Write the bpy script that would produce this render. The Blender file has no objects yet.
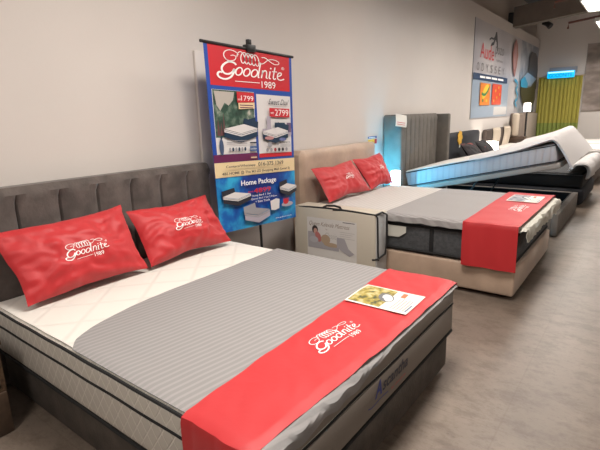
import bpy, bmesh, math, random
from mathutils import Vector, Matrix, noise
random.seed(4)
S = bpy.context.scene
C = S.collection

# ------------------------------------------------------------------ camera
cam_d = bpy.data.cameras.new('camera'); cam = bpy.data.objects.new('camera', cam_d); C.objects.link(cam)
YAW, PIT, ROLL = 0.653957, 0.236895, -0.029653
F = Vector((-math.sin(YAW)*math.cos(PIT), math.cos(YAW)*math.cos(PIT), -math.sin(PIT)))
R = Vector((math.cos(YAW), math.sin(YAW), 0)); U = R.cross(F)
c_, s_ = math.cos(ROLL), math.sin(ROLL)
R2 = R*c_ + U*s_; U2 = U*c_ - R*s_
m = Matrix(((R2.x, U2.x, -F.x, 2.80), (R2.y, U2.y, -F.y, -0.773), (R2.z, U2.z, -F.z, 1.4377), (0, 0, 0, 1)))
cam.matrix_world = m
cam_d.sensor_width = 36; cam_d.lens = 453.976/600*36; cam_d.clip_start = 0.05
S.camera = cam

# ------------------------------------------------------------------ world, exposure, lamps
w = bpy.data.worlds.new('world'); S.world = w; w.use_nodes = True
w.node_tree.nodes['Background'].inputs[0].default_value = (0.9, 0.93, 1, 1)
w.node_tree.nodes['Background'].inputs[1].default_value = 0.3
S.view_settings.view_transform = 'Standard'; S.view_settings.look = 'None'
S.view_settings.exposure = 0.12; S.view_settings.gamma = 1; S.view_settings.use_curve_mapping = False
FIX_Z = 3.2
FIXTURES = [(1.88, -2.0), (1.88, 0.9), (1.88, 4.0), (1.88, 6.7), (1.88, 9.45), (1.88, 11.95), (5.3, -2.0), (5.3, 2.2), (5.3, 6.4), (5.3, 10.6)]
def area(name, loc, sx, sy, power, color):
    d = bpy.data.lights.new(name, 'AREA'); d.shape = 'RECTANGLE'; d.size = sx; d.size_y = sy
    d.energy = power; d.color = color; d.spread = math.radians(160)
    o = bpy.data.objects.new(name, d); C.objects.link(o); o.location = loc
    return o
for (x, y) in FIXTURES:
    area('fixture_light', (x, y, FIX_Z-0.012), 0.56, 1.16, {-2.0: 40, 0.9: 68, 4.0: 38, 6.7: 44}.get(y, 70) if x < 3 else 12, (1, 0.942, 0.885))

# ------------------------------------------------------------------ materials
MATS = {}
def mat(name, col, rough=0.6, bump=0, bscale=40, mottle=0, mscale=6, metal=0, sheen=0, emit=0, spec=0.5, col2=None, coat=0, alpha=1):
    if name in MATS: return MATS[name]
    M = bpy.data.materials.new(name); M.use_nodes = True; nt = M.node_tree; b = nt.nodes['Principled BSDF']
    b.inputs['Base Color'].default_value = (*col, 1); b.inputs['Roughness'].default_value = rough
    b.inputs['Metallic'].default_value = metal; b.inputs['Specular IOR Level'].default_value = spec
    b.inputs['Sheen Weight'].default_value = sheen; b.inputs['Coat Weight'].default_value = coat
    if emit: b.inputs['Emission Color'].default_value = (*col, 1); b.inputs['Emission Strength'].default_value = emit
    tc = nt.nodes.new('ShaderNodeTexCoord')
    if mottle:
        n = nt.nodes.new('ShaderNodeTexNoise'); n.inputs['Scale'].default_value = mscale; n.inputs['Detail'].default_value = 6
        r = nt.nodes.new('ShaderNodeMix'); r.data_type = 'RGBA'
        c2 = col2 or tuple(min(1, c*(1+mottle)) for c in col); c1 = col if col2 else tuple(c*(1-mottle) for c in col)
        r.inputs['A'].default_value = (*c1, 1); r.inputs['B'].default_value = (*c2, 1)
        mr = nt.nodes.new('ShaderNodeMapRange'); mr.inputs[1].default_value = 0.35; mr.inputs[2].default_value = 0.65
        nt.links.new(tc.outputs['Object'], n.inputs['Vector']); nt.links.new(n.outputs['Fac'], mr.inputs[0])
        nt.links.new(mr.outputs[0], r.inputs['Factor']); nt.links.new(r.outputs['Result'], b.inputs['Base Color'])
    if bump:
        n2 = nt.nodes.new('ShaderNodeTexNoise'); n2.inputs['Scale'].default_value = bscale; n2.inputs['Detail'].default_value = 3
        bp = nt.nodes.new('ShaderNodeBump'); bp.inputs['Strength'].default_value = bump; bp.inputs['Distance'].default_value = 0.01
        nt.links.new(tc.outputs['Object'], n2.inputs['Vector']); nt.links.new(n2.outputs['Fac'], bp.inputs['Height'])
        nt.links.new(bp.outputs['Normal'], b.inputs['Normal'])
    MATS[name] = M
    return M

def lines_mat(name, base, line, dirs, width, rough=0.8, bump=0.5, soft=False, mottle=False, dist=0.004):
    """cloth with stitched or woven lines. dirs: list of ((ax,ay,az), period)"""
    M = bpy.data.materials.new(name); M.use_nodes = True; nt = M.node_tree; b = nt.nodes['Principled BSDF']
    b.inputs['Roughness'].default_value = rough; b.inputs['Specular IOR Level'].default_value = 0.3
    tc = nt.nodes.new('ShaderNodeTexCoord'); acc = None
    for (d, per) in dirs:
        dp = nt.nodes.new('ShaderNodeVectorMath'); dp.operation = 'DOT_PRODUCT'; dp.inputs[1].default_value = tuple(v/per for v in d)
        nt.links.new(tc.outputs['Object'], dp.inputs[0])
        fr = nt.nodes.new('ShaderNodeMath'); fr.operation = 'PINGPONG'; fr.inputs[1].default_value = 0.5
        nt.links.new(dp.outputs['Value'], fr.inputs[0])
        mr = nt.nodes.new('ShaderNodeMapRange'); mr.interpolation_type = 'SMOOTHSTEP'
        mr.inputs[1].default_value = 0.0 if not soft else 0.1; mr.inputs[2].default_value = width; mr.inputs[3].default_value = 1; mr.inputs[4].default_value = 0
        nt.links.new(fr.outputs[0], mr.inputs[0])
        if acc is None: acc = mr
        else:
            mx = nt.nodes.new('ShaderNodeMath'); mx.operation = 'MAXIMUM'
            nt.links.new(acc.outputs[0], mx.inputs[0]); nt.links.new(mr.outputs[0], mx.inputs[1]); acc = mx
    mix = nt.nodes.new('ShaderNodeMix'); mix.data_type = 'RGBA'
    mix.inputs['A'].default_value = (*base, 1); mix.inputs['B'].default_value = (*line, 1)
    nt.links.new(acc.outputs[0], mix.inputs['Factor']); nt.links.new(mix.outputs['Result'], b.inputs['Base Color'])
    bp = nt.nodes.new('ShaderNodeBump'); bp.inputs['Strength'].default_value = bump; bp.inputs['Distance'].default_value = dist; bp.invert = True
    nt.links.new(acc.outputs[0], bp.inputs['Height']); nt.links.new(bp.outputs['Normal'], b.inputs['Normal'])
    return M

def grad_mat(name, stops, scale=2.0, detail=4, rough=0.5, stretch=(1, 1, 1)):
    M = bpy.data.materials.new(name); M.use_nodes = True; nt = M.node_tree; b = nt.nodes['Principled BSDF']
    b.inputs['Roughness'].default_value = rough
    tc = nt.nodes.new('ShaderNodeTexCoord'); mp = nt.nodes.new('ShaderNodeMapping'); mp.inputs['Scale'].default_value = stretch
    n = nt.nodes.new('ShaderNodeTexNoise'); n.inputs['Scale'].default_value = scale; n.inputs['Detail'].default_value = detail
    r = nt.nodes.new('ShaderNodeValToRGB'); els = r.color_ramp.elements
    els[0].position = stops[0][0]; els[0].color = (*stops[0][1], 1); els[1].position = stops[-1][0]; els[1].color = (*stops[-1][1], 1)
    for p, cc in stops[1:-1]:
        e = els.new(p); e.color = (*cc, 1)
    nt.links.new(tc.outputs['Object'], mp.inputs[0]); nt.links.new(mp.outputs[0], n.inputs['Vector'])
    nt.links.new(n.outputs['Fac'], r.inputs[0]); nt.links.new(r.outputs[0], b.inputs['Base Color'])
    return M

# ------------------------------------------------------------------ helpers
def obj(name, bm, m, parent=None, smooth=True, mats=None):
    me = bpy.data.meshes.new(name); bmesh.ops.recalc_face_normals(bm, faces=bm.faces) if not mats else None
    bm.to_mesh(me); bm.free()
    for mm in (mats or [m]): me.materials.append(mm)
    if smooth:
        for p in me.polygons: p.use_smooth = True
        try: me.set_sharp_from_angle(angle=math.radians(38))
        except Exception: pass
    o = bpy.data.objects.new(name, me); C.objects.link(o)
    if parent: o.parent = parent
    return o
def tag(o, label, cat, group=None):
    o['label'] = label; o['category'] = cat
    if group: o['group'] = group
    return o
def thing(name, label, cat, loc=(0, 0, 0), group=None, rot=(0, 0, 0)):
    o = bpy.data.objects.new(name, None); C.objects.link(o); o.location = loc; o.rotation_euler = rot
    o.empty_display_size = 0.1
    return tag(o, label, cat, group)
def struct(name, bm, m, smooth=False, label=None):
    o = obj(name, bm, m, None, smooth); o['kind'] = 'structure'
    if label: o['label'] = label
    return o
def new(): return bmesh.new()
def box(bm, x0, x1, y0, y1, z0, z1, r=0, seg=2):
    t = bmesh.new(); bmesh.ops.create_cube(t, size=1)
    bmesh.ops.scale(t, vec=(x1-x0, y1-y0, z1-z0), verts=t.verts)
    bmesh.ops.translate(t, vec=((x0+x1)/2, (y0+y1)/2, (z0+z1)/2), verts=t.verts)
    if r: bmesh.ops.bevel(t, geom=t.edges[:], offset=r, segments=seg, profile=0.5, affect='EDGES')
    me = bpy.data.meshes.new('tmp'); t.to_mesh(me); t.free(); bm.from_mesh(me); bpy.data.meshes.remove(me)
    return bm
def B(*a, **k): return box(new(), *a, **k)
def tube(bm, pts, r, n=8, closed=False):
    pts = [Vector(p) for p in pts]; rings = []; N = len(pts)
    for i, p in enumerate(pts):
        a = pts[(i-1) % N] if (closed or i > 0) else p; b = pts[(i+1) % N] if (closed or i < N-1) else p
        t = (b-a).normalized(); up = Vector((0, 0, 1)) if abs(t.z) < 0.9 else Vector((1, 0, 0))
        s = t.cross(up).normalized(); q = s.cross(t)
        rr = r[i] if isinstance(r, (list, tuple)) else r
        rings.append([bm.verts.new(p + (s*math.cos(2*math.pi*k/n) + q*math.sin(2*math.pi*k/n))*rr) for k in range(n)])
    for i in range(N if closed else N-1):
        A, D = rings[i], rings[(i+1) % N]
        for k in range(n): bm.faces.new((A[k], A[(k+1) % n], D[(k+1) % n], D[k]))
    if not closed:
        bm.faces.new(rings[0][::-1]); bm.faces.new(rings[-1])
    return bm
def lathe(bm, prof, c, n=20):
    rings = []
    for (r, z) in prof:
        rings.append([bm.verts.new((c[0]+r*math.cos(2*math.pi*k/n), c[1]+r*math.sin(2*math.pi*k/n), c[2]+z)) for k in range(n)])
    for i in range(len(rings)-1):
        for k in range(n): bm.faces.new((rings[i][k], rings[i][(k+1) % n], rings[i+1][(k+1) % n], rings[i+1][k]))
    bm.faces.new(rings[0][::-1]); bm.faces.new(rings[-1])
    return bm
def surf(P, nu, nv, th):
    """closed shell: P(u,v) is the top face, thickness th below it"""
    bm = new(); e = 1e-3; top = []; bot = []
    for i in range(nu+1):
        a = []; b = []
        for j in range(nv+1):
            u, v = i/nu, j/nv; p = Vector(P(u, v))
            du = Vector(P(min(1, u+e), v)) - Vector(P(max(0, u-e), v)); dv = Vector(P(u, min(1, v+e))) - Vector(P(u, max(0, v-e)))
            n = du.cross(dv).normalized()
            a.append(bm.verts.new(p)); b.append(bm.verts.new(p - n*th))
        top.append(a); bot.append(b)
    for i in range(nu):
        for j in range(nv):
            bm.faces.new((top[i][j], top[i+1][j], top[i+1][j+1], top[i][j+1]))
            bm.faces.new((bot[i][j], bot[i][j+1], bot[i+1][j+1], bot[i+1][j]))
    for i in range(nu):
        bm.faces.new((top[i][0], bot[i][0], bot[i+1][0], top[i+1][0])); bm.faces.new((top[i][nv], top[i+1][nv], bot[i+1][nv], bot[i][nv]))
    for j in range(nv):
        bm.faces.new((top[0][j], top[0][j+1], bot[0][j+1], bot[0][j])); bm.faces.new((top[nu][j], bot[nu][j], bot[nu][j+1], top[nu][j+1]))
    return bm
def path_fn(pts, it=3):
    """smooth polyline (2-d), returned as function of 0..1 arc length"""
    for _ in range(it):
        q = [pts[0]]
        for a, b in zip(pts, pts[1:]):
            q.append((a[0]*.75+b[0]*.25, a[1]*.75+b[1]*.25)); q.append((a[0]*.25+b[0]*.75, a[1]*.25+b[1]*.75))
        q.append(pts[-1]); pts = q
    L = [0]
    for a, b in zip(pts, pts[1:]): L.append(L[-1]+math.dist(a, b))
    def f(t):
        d = t*L[-1]
        for i in range(len(L)-1):
            if d <= L[i+1] or i == len(L)-2:
                k = (d-L[i])/max(1e-9, L[i+1]-L[i]); return (pts[i][0]+(pts[i+1][0]-pts[i][0])*k, pts[i][1]+(pts[i+1][1]-pts[i][1])*k)
    return f
def nz(x, y, z=0): return noise.noise(Vector((x, y, z)))

# ---- printed art: flat coloured shapes and lettering mapped on a surface
_tc = {}
def text_shape(s, shear=0.0, bold=0.0):
    key = (s, shear, bold)
    if key in _tc: return _tc[key]
    cu = bpy.data.curves.new('t', 'FONT'); cu.body = s; cu.shear = shear; cu.offset = bold; cu.resolution_u = 3
    o = bpy.data.objects.new('t', cu); C.objects.link(o); bpy.context.view_layer.update()
    me = bpy.data.meshes.new_from_object(o.evaluated_get(bpy.context.evaluated_depsgraph_get()))
    vs = [(v.co.x, v.co.y) for v in me.vertices]; fs = [tuple(p.vertices) for p in me.polygons]
    bpy.data.objects.remove(o); bpy.data.curves.remove(cu); bpy.data.meshes.remove(me)
    x0 = min(v[0] for v in vs); x1 = max(v[0] for v in vs); y0 = min(v[1] for v in vs); y1 = max(v[1] for v in vs)
    vs = [((a-x0)/(x1-x0), (b-y0)/(y1-y0)) for a, b in vs]
    _tc[key] = (vs, fs); return _tc[key]
class Art:
    def __init__(s, fmap): s.f = fmap; s.bm = new(); s.m = []; s.k = 0
    def mi(s, m):
        if m not in s.m: s.m.append(m)
        return s.m.index(m)
    def add(s, vs, fs, m, lift=None):
        s.k += 1; h = 0.0006 + 0.00025*(s.k if lift is None else lift); i = s.mi(m)
        V = [s.bm.verts.new(s.f(a, b, h)) for a, b in vs]
        for f in fs:
            try: fc = s.bm.faces.new([V[q] for q in f]); fc.material_index = i
            except ValueError: pass
    def poly(s, pts, m, lift=None): s.add(pts, [tuple(range(len(pts)))], m, lift)
    def rect(s, x0, y0, x1, y1, m, lift=None, nx=1):
        vs = []; fs = []
        for i in range(nx+1):
            x = x0+(x1-x0)*i/nx; vs += [(x, y0), (x, y1)]
            if i: fs.append((2*i-2, 2*i, 2*i+1, 2*i-1))
        s.add(vs, fs, m, lift)
    def ell(s, cx, cy, rx, ry, m, rot=0, n=20):
        s.poly([(cx+rx*math.cos(t)*math.cos(rot)-ry*math.sin(t)*math.sin(rot), cy+rx*math.cos(t)*math.sin(rot)+ry*math.sin(t)*math.cos(rot)) for t in [2*math.pi*k/n for k in range(n)]], m)
    def text(s, t, x0, y0, x1, y1, m, shear=0, lift=None, bold=0.0):
        vs, fs = text_shape(t, shear, bold); s.add([(x0+(x1-x0)*a, y0+(y1-y0)*b) for a, b in vs], fs, m, lift)
    def stroke(s, pts, w, m, T=lambda a, b: (a, b), lift=None, closed=False, smooth=2):
        for _ in range(smooth):
            q = [] if closed else [pts[0]]
            pr = list(zip(pts, pts[1:])) + ([(pts[-1], pts[0])] if closed else [])
            for a, b in pr: q += [(a[0]*.75+b[0]*.25, a[1]*.75+b[1]*.25), (a[0]*.25+b[0]*.75, a[1]*.25+b[1]*.75)]
            if not closed: q.append(pts[-1])
            pts = q
        n = len(pts); vs = []; fs = []
        for i, p in enumerate(pts):
            a = pts[(i-1) % n] if closed or i else p; b = pts[(i+1) % n] if closed or i < n-1 else p
            dx, dy = b[0]-a[0], b[1]-a[1]; L = math.hypot(dx, dy) or 1; ox, oy = -dy/L*w/2, dx/L*w/2
            vs += [T(p[0]+ox, p[1]+oy), T(p[0]-ox, p[1]-oy)]
        for i in range(n if closed else n-1):
            j = (i+1) % n; fs.append((2*i, 2*i+1, 2*j+1, 2*j))
        s.add(vs, fs, m, lift)
    def done(s, name, parent):
        me_m = s.m; bm = s.bm
        o = obj(name, bm, None, parent, False, mats=me_m)
        return o
def logo(art, T, m, lift=3, small=False):
    """script wordmark with a spring over it, in a 0..104 x -14..42 box"""
    k = 1.0 if small else 0.86
    T0 = T; T = lambda a, b_: T0(a, b_*0.76)
    def st(p, w, closed=False): art.stroke(p, w*k, m, T, lift, closed)
    st([(27, 17), (24, 21), (16, 21), (9, 15), (6, 8), (9, 1), (15, 0), (21, 4), (25, 12), (23, 4), (19, -4), (11, -9), (3, -7), (0, -2), (3, 3), (7, 2)], 3.2)
    st([(19, 20), (13, 24), (10, 31), (13, 38), (21, 41), (29, 38), (31, 34)], 1.5)
    st([(13, 24), (19, 22), (26, 25), (28, 31), (24, 33), (20, 31)], 1.3)
    co = []
    for i in range(61):
        t = i/60*5*2*math.pi; co.append((33+i/60*27-4.2*math.cos(t)*1.0, 31+9.5*math.sin(t) - i/60*2))
    st(co, 1.5)
    st([(60, 30), (64, 24), (70, 27), (76, 34), (86, 36), (95, 33), (94, 28), (86, 27), (78, 32), (72, 37), (66, 36)], 1.4)
    def ell(cx, cy, rx, ry, w):
        st([(cx+rx*math.cos(t)+ry*math.sin(t)*0.3, cy+ry*math.sin(t)) for t in [2*math.pi*q/12 for q in range(12)]], w, True)
    ell(30.5, 7, 4.6, 6.8, 2.4); ell(42, 7, 4.6, 6.8, 2.4); ell(53.5, 7, 4.6, 6.8, 2.4)
    st([(64, 27), (61, 12), (58.5, 0), (61, 1)], 2.4)
    st([(67, 14), (65.5, 6), (64, 0)], 2.4); st([(65.5, 7), (69, 14), (73, 14), (73, 7), (71.5, 1), (74.5, 1)], 2.2)
    st([(79, 14), (77.5, 6), (76.5, 1), (79.5, 1)], 2.4); st([(80, 18), (80.6, 20.5)], 2.6)
    st([(87.5, 22), (85, 10), (83.5, 2), (85.5, 0), (88, 2)], 2.4); st([(82, 14), (91, 14.5)], 1.6)
    st([(91, 6), (97, 8.5), (99, 13), (94.5, 14), (91, 9), (91, 2), (96, -0.5), (103, 3)], 2.1)
    st([(24, -10), (61, -9)], 1.3)
    vs, fs = text_shape('1989', 0); art.add([T(64+23*a, -17+12*b) for a, b in vs], fs, m, lift)
    if not small:
        st([(101+2.3*math.cos(t), 22+2.3*math.sin(t)) for t in [2*math.pi*q/10 for q in range(10)]], 0.7, True)
        vs, fs = text_shape('R', 0); art.add([T(99.9+2.2*a, 20.7+2.6*b) for a, b in vs], fs, m, lift)

# ------------------------------------------------------------------ palette
white_ink = mat('white_ink', (0.86, 0.84, 0.82), 0.6)
black = mat('black_fabric', (0.008, 0.008, 0.009), 0.8, 0.2, 200)
black_pl = mat('black_plastic', (0.015, 0.015, 0.016), 0.4)
red_cloth = mat('red_cloth', (0.46, 0.016, 0.020), 0.55, 0.12, 18, sheen=0.12)
char_velvet = mat('charcoal_velvet', (0.088, 0.070, 0.062), 0.85, 0.25, 60, 0.28, 9, sheen=0.25)
brown_base = mat('brown_fabric', (0.060, 0.047, 0.038), 0.85, 0.25, 80, 0.2, 12)
beige_vel = mat('beige_velvet', (0.42, 0.30, 0.22), 0.5, 0.15, 60, 0.12, 5, sheen=0.3)
grey_ribbed = mat('grey_velvet', (0.13, 0.115, 0.10), 0.85, 0.2, 60, 0.1, 8)
navy = mat('navy_velvet', (0.011, 0.012, 0.018), 0.8, 0.2, 60, 0.15, 5)
sheet_white = mat('white_sheet', (0.60, 0.56, 0.52), 0.85, 0.15, 30)
quilt_grey = mat('grey_quilt', (0.50, 0.47, 0.46), 0.85, 0.35, 26)
paper = mat('paper', (0.72, 0.68, 0.62), 0.6)

# ------------------------------------------------------------------ the room
floor_m = bpy.data.materials.new('floor_vinyl'); floor_m.use_nodes = True
nt = floor_m.node_tree; b = nt.nodes['Principled BSDF']
tc = nt.nodes.new('ShaderNodeTexCoord')
def noise_node(scale, detail, rough=0.6, stretch=None):
    n = nt.nodes.new('ShaderNodeTexNoise'); n.inputs['Scale'].default_value = scale; n.inputs['Detail'].default_value = detail; n.inputs['Roughness'].default_value = rough
    if stretch:
        mp = nt.nodes.new('ShaderNodeMapping'); mp.inputs['Scale'].default_value = stretch; nt.links.new(tc.outputs['Object'], mp.inputs[0]); nt.links.new(mp.outputs[0], n.inputs['Vector'])
    else: nt.links.new(tc.outputs['Object'], n.inputs['Vector'])
    return n
n1 = noise_node(1.1, 8); n2 = noise_node(7, 10, 0.78, (0.8, 1.3, 1)); n3 = noise_node(38, 8, 0.75, (1, 1.6, 1))
r1 = nt.nodes.new('ShaderNodeValToRGB'); r1.color_ramp.elements[0].position = 0.3; r1.color_ramp.elements[1].position = 0.72
r1.color_ramp.elements[0].color = (0.135, 0.104, 0.083, 1); r1.color_ramp.elements[1].color = (0.225, 0.178, 0.142, 1)
nt.links.new(n1.outputs['Fac'], r1.inputs[0])
r2 = nt.nodes.new('ShaderNodeValToRGB'); r2.color_ramp.elements[0].position = 0.40; r2.color_ramp.elements[1].position = 0.53
r2.color_ramp.elements[0].color = (0.62, 0.58, 0.55, 1); r2.color_ramp.elements[1].color = (1, 1, 1, 1)
nt.links.new(n2.outputs['Fac'], r2.inputs[0])
mx = nt.nodes.new('ShaderNodeMix'); mx.data_type = 'RGBA'; mx.blend_type = 'MULTIPLY'; mx.inputs['Factor'].default_value = 0.75
nt.links.new(r1.outputs[0], mx.inputs['A']); nt.links.new(r2.outputs[0], mx.inputs['B'])
r3 = nt.nodes.new('ShaderNodeValToRGB'); r3.color_ramp.elements[0].position = 0.36; r3.color_ramp.elements[1].position = 0.46
r3.color_ramp.elements[0].color = (0.6, 0.55, 0.52, 1); r3.color_ramp.elements[1].color = (1, 1, 1, 1)
nt.links.new(n3.outputs['Fac'], r3.inputs[0])
mx2 = nt.nodes.new('ShaderNodeMix'); mx2.data_type = 'RGBA'; mx2.blend_type = 'MULTIPLY'; mx2.inputs['Factor'].default_value = 0.55
nt.links.new(mx.outputs['Result'], mx2.inputs['A']); nt.links.new(r3.outputs[0], mx2.inputs['B'])
# tile joints
br = nt.nodes.new('ShaderNodeTexBrick'); br.inputs['Scale'].default_value = 1; br.inputs['Mortar Size'].default_value = 0.004
br.inputs['Brick Width'].default_value = 1.2; br.inputs['Row Height'].default_value = 1.2; br.offset = 0
br.inputs['Color1'].default_value = (1, 1, 1, 1); br.inputs['Color2'].default_value = (0.96, 0.96, 0.96, 1); br.inputs['Mortar'].default_value = (0.88, 0.86, 0.84, 1)
nt.links.new(tc.outputs['Object'], br.inputs['Vector'])
mx3 = nt.nodes.new('ShaderNodeMix'); mx3.data_type = 'RGBA'; mx3.blend_type = 'MULTIPLY'; mx3.inputs['Factor'].default_value = 0.8
nt.links.new(mx2.outputs['Result'], mx3.inputs['A']); nt.links.new(br.outputs['Color'], mx3.inputs['B'])
nt.links.new(mx3.outputs['Result'], b.inputs['Base Color'])
b.inputs['Roughness'].default_value = 0.42; b.inputs['Specular IOR Level'].default_value = 0.4
bp = nt.nodes.new('ShaderNodeBump'); bp.inputs['Strength'].default_value = 0.15; bp.inputs['Distance'].default_value = 0.005
nt.links.new(n2.outputs['Fac'], bp.inputs['Height']); nt.links.new(bp.outputs['Normal'], b.inputs['Normal'])

room_m = mat('far_side_paint', (0.25, 0.22, 0.20), 0.9)
wall_m = mat('wall_paint', (0.60, 0.55, 0.515), 0.8, 0.04, 60, 0.02, 1.2)
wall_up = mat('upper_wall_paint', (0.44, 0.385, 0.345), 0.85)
ceil_m = mat('ceiling_paint', (0.78, 0.74, 0.70), 0.9)
struct('floor', B(-0.3, 8, -6, 14.4, -0.1, 0), floor_m)
struct('wall_left', B(-0.3, 0, -6, 14.3, 0, 3.32), wall_m)
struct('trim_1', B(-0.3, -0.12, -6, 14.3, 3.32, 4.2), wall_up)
struct('wall_back', B(-0.3, 8, 14.3, 14.5, 0, 4.9), wall_m)
struct('wall_right', B(8, 8.2, -6, 14.5, 0, 4.9), room_m)
struct('wall_front', B(-0.3, 8, -6.2, -6, 0, 4.9), room_m)
bm = new()
for (x, z) in ((-0.3, 4.15), (8.2, 4.85)):
    for y in (-6.2, 14.5):
        for dz in (0, 0.12): bm.verts.new((x, y, z+dz))
v = bm.verts[:]
for f in ((0, 2, 6, 4), (1, 5, 7, 3), (0, 4, 5, 1), (2, 3, 7, 6), (0, 1, 3, 2), (4, 6, 7, 5)): bm.verts.ensure_lookup_table(); bm.faces.new([bm.verts[i] for i in f])
struct('ceiling', bm, ceil_m)

# rafter across the room, dark purlin, pipes, spotlight
def slab(pts_xz, y0, y1):
    bm = new(); a = [bm.verts.new((x, y0, z)) for x, z in pts_xz]; c = [bm.verts.new((x, y1, z)) for x, z in pts_xz]
    bm.faces.new(a); bm.faces.new(c[::-1]); n = len(a)
    for i in range(n): bm.faces.new((a[i], c[i], c[(i+1) % n], a[(i+1) % n]))
    return bm
raf_m = mat('taupe_steel', (0.13, 0.105, 0.085), 0.7, mottle=0.08, mscale=4)
dark_steel = mat('dark_steel', (0.035, 0.037, 0.042), 0.5)
rust = mat('red_oxide_pipe', (0.16, 0.06, 0.045), 0.5)
raf = thing('ceiling_beam', 'deep taupe steel rafter crossing below the ceiling from the left wall', 'beam', (-0.1, 11.2, 3.25))
o = obj('web', slab([(-0.0, 3.26), (8.0, 3.98), (8.0, 4.42), (-0.0, 3.68)], 11.10, 11.35), raf_m, raf, False); o.matrix_parent_inverse = Matrix.Translation((0.1, -11.2, -3.25))
o = obj('end_bracket', B(-0.12, 0.03, 11.12, 11.33, 3.33, 3.58, r=0.01), dark_steel, raf); o.matrix_parent_inverse = Matrix.Translation((0.1, -11.2, -3.25))
tag(obj('roof_purlin', slab([(0.12, 3.86), (0.34, 3.88), (0.34, 4.19), (0.12, 4.17)], 7.0, 14.28), dark_steel, None, False), 'dark steel roof purlin running along above the wall corner', 'beam')
bm = new(); tube(bm, [(0.85, 10.9, 3.50), (0.85, 10.9, 3.62), (1.5, 10.9, 3.68), (6, 10.9, 4.08)], 0.022)
tag(obj('sprinkler_pipe', bm, rust), 'reddish brown sprinkler pipe along the top edge of the taupe rafter', 'pipe')
bm = new(); tube(bm, [(0.82, 13.2, 3.37), (0.82, 13.2, 3.51), (1.7, 13.2, 3.60), (6, 13.2, 3.95)], 0.028)
tag(obj('sprinkler_pipe', bm, rust), 'reddish brown sprinkler pipe with downturned end, below and behind the rafter', 'pipe')
sp = thing('track_spotlight', 'small black spotlight fixed high in the corner under the rafter', 'spotlight', (0.44, 12.6, 3.47))
bm = new(); tube(bm, [(0, 0, 0.70), (0, 0, 0.02)], 0.02); box(bm, -0.09, 0.09, -0.1, 0.1, 0.66, 0.70, r=0.01); obj('mount', bm, black_pl, sp)
bm = new(); tube(bm, [(-0.10, 0.03, 0.03), (0.0, 0, -0.0), (0.09, -0.03, -0.08)], [0.045, 0.065, 0.075], 14); obj('lamp_head', bm, black_pl, sp)

fix_w = mat('white_enamel', (0.8, 0.8, 0.78), 0.4)
dif_m = mat('glowing_diffuser', (1.0, 0.93, 0.82), 0.5, emit=9)
FL = ['bright rectangular ceiling light over the front of the showroom', 'bright rectangular ceiling light above the foot of the charcoal bed',
      'bright rectangular ceiling light above the beige bed', 'bright rectangular ceiling light above the lifted storage bed',
      'bright rectangular ceiling light nearest in view at top right corner', 'bright rectangular ceiling light farther back, beyond the taupe rafter',
      'ceiling light of the right row near the front wall', 'ceiling light of the right row beside the beige bed', 'ceiling light of the right row past the storage bed', 'last ceiling light of the right row']
for (x, y), lb in zip(FIXTURES, FL):
    t = thing('ceiling_light', lb, 'ceiling light', (x, y, FIX_Z), 'ceiling lights')
    bm = new(); box(bm, -0.31, 0.31, -0.61, -0.585, -0.01, 0.06); box(bm, -0.31, 0.31, 0.585, 0.61, -0.01, 0.06)
    box(bm, -0.31, -0.285, -0.585, 0.585, -0.01, 0.06); box(bm, 0.285, 0.31, -0.585, 0.585, -0.01, 0.06); box(bm, -0.31, 0.31, -0.61, 0.61, 0.06, 0.07)
    obj('frame', bm, fix_w, t, False)
    obj('diffuser', B(-0.285, 0.285, -0.585, 0.585, 0.0, 0.012), dif_m, t, False)
    zc = 4.15+(x+0.3)/8.5*0.7 - FIX_Z
    for (a, c) in ((-0.25, -0.5), (0.25, -0.5), (-0.25, 0.5), (0.25, 0.5)):
        bm = new(); tube(bm, [(a, c, 0.065), (a, c, zc+0.01+a/8.5*0.7)], 0.004, 5); obj('suspension_wire', bm, dark_steel, t)

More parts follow.
